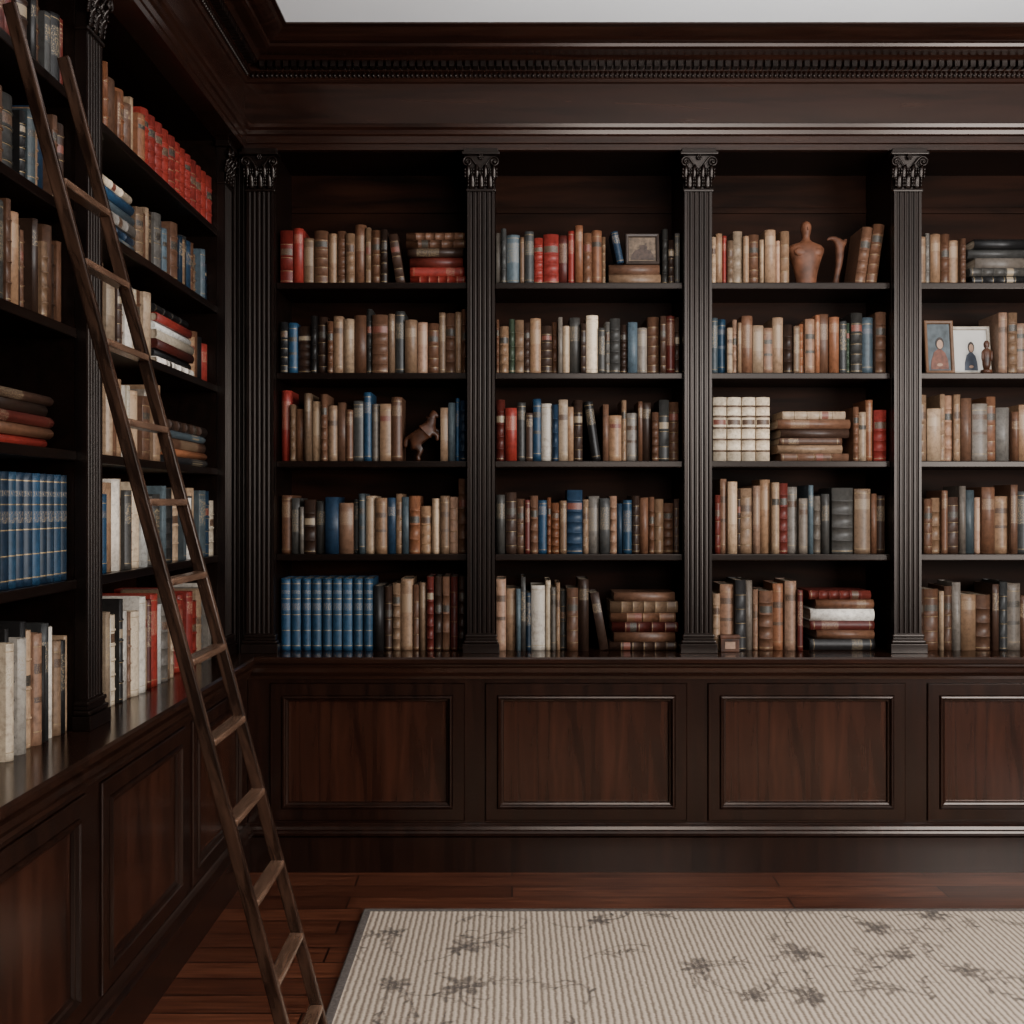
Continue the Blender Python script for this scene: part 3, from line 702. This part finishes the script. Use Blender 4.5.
def vine(x, y, a, n, w, depth=0):
    da = rr.uniform(-.08, .08)
    for i in range(n):
        x += .008 * math.cos(a); y += .008 * math.sin(a); da += rr.uniform(-.04, .04); da = max(-.10, min(.10, da)); a += da
        dab(x, y, w, w, 0, rr.uniform(.5, .95))
        if i % 5 == 0 and rr.random() < .6:
            sd = rr.choice([-1, 1]); la = a + sd * rr.uniform(.6, 1.1); L = rr.uniform(.012, .026)
            dab(x + L * math.cos(la), y + L * math.sin(la), L, L * .36, la, rr.uniform(.5, 1))
        if depth < 2 and rr.random() < .04: vine(x, y, a + rr.choice([-1, 1]) * rr.uniform(.6, 1.2), n // 2, w * .85, depth + 1)
for i in range(9):
    for j in range(7):
        x = -RW + (i + .5 + rr.uniform(-.42, .42)) * 2 * RW / 9; y = -RL + (j + .5 + rr.uniform(-.42, .42)) * 2 * RL / 7
        fl = rr.random() < .38
        if fl: flower(x, y, rr.uniform(.040, .072))
        for k in range(rr.choice([2, 2, 3]) if fl else 1): vine(x, y, rr.uniform(0, 2 * pi), rr.randint(16, 34), rr.uniform(.0040, .0058))
XX, YY = np.meshgrid(gx, gy)
co_ = np.stack([XX.ravel(), YY.ravel(), np.full(XX.size, .0122)], 1)
idx = np.arange(NX * NY).reshape(NY, NX)
fc = np.stack([idx[:-1, :-1].ravel(), idx[:-1, 1:].ravel(), idx[1:, 1:].ravel(), idx[1:, :-1].ravel()], 1)
me = bpy.data.meshes.new('field'); me.from_pydata(co_.tolist(), [], fc.tolist())
ca = me.color_attributes.new('motif', 'FLOAT_COLOR', 'POINT')
cc = np.ones((NX * NY, 4)); cc[:, :3] = A.ravel()[:, None]; ca.data.foreach_set('color', cc.ravel())
me.materials.append(rugmat()); fo = bpy.data.objects.new('field', me); C.objects.link(fo); fo.parent = rug
b = MB(); b.box(-1.4745, 1.4745, -.9695, .9695, 0.0006, .0118, .002); b.obj('backing', plain('rug_backing', (.3, .24, .18), .95), rug)
b = MB(); b.rings([[(-w, -l, z), (w, -l, z), (w, l, z), (-w, l, z)] for w, l, z in [(1.476, .971, .0006), (1.505, 1.0, .0006), (1.505, 1.0, .011), (1.50, .995, .0135), (1.478, .973, .0135), (1.476, .971, .012)]], smooth=False, closed=True)
b.obj('border', plain('rug_binding', (0.10, 0.082, 0.072), 0.9, 0, 120, 0.3), rug)

# ------------------------------------------------------------------ light and camera
def area(name, loc, target, sx, sy, power, col):
    l = bpy.data.lights.new(name, 'AREA'); l.shape = 'RECTANGLE'; l.size = sx; l.size_y = sy; l.energy = power; l.color = col
    o = bpy.data.objects.new(name, l); C.objects.link(o); o.location = loc
    o.rotation_euler = (Vector(target) - Vector(loc)).to_track_quat('-Z', 'Y').to_euler()
area('window_light', (3.6, 1.0, 2.0), (-0.6, 4.6, 1.2), 1.6, 2.0, 255, (1.0, 0.98, 0.96))
area('window_light_rear', (1.2, -1.3, 2.2), (0.5, 4.6, 0.9), 1.6, 1.2, 84, (1.0, 0.95, 0.90))
area('ceiling_fill', (1.2, 2.4, 2.5), (1.2, 3.2, 3.448), 1.6, 1.6, 56, (0.98, 0.99, 1.0))  # added fill aimed upward to brighten the ceiling, not a room fixture
w = bpy.data.worlds.new('world'); bpy.context.scene.world = w; w.use_nodes = True
w.node_tree.nodes['Background'].inputs[0].default_value = (0.95, 0.95, 1.0, 1); w.node_tree.nodes['Background'].inputs[1].default_value = 0.025
cam = bpy.data.cameras.new('camera'); cam.lens = 36 * 1080 / 1024; cam.sensor_width = 36; cam.shift_y = -7 / 1024; cam.clip_start = 0.05
co = bpy.data.objects.new('camera', cam); C.objects.link(co); co.location = (0, 0, CAMZ); co.rotation_euler = (pi / 2, 0, 0)
bpy.context.scene.camera = co
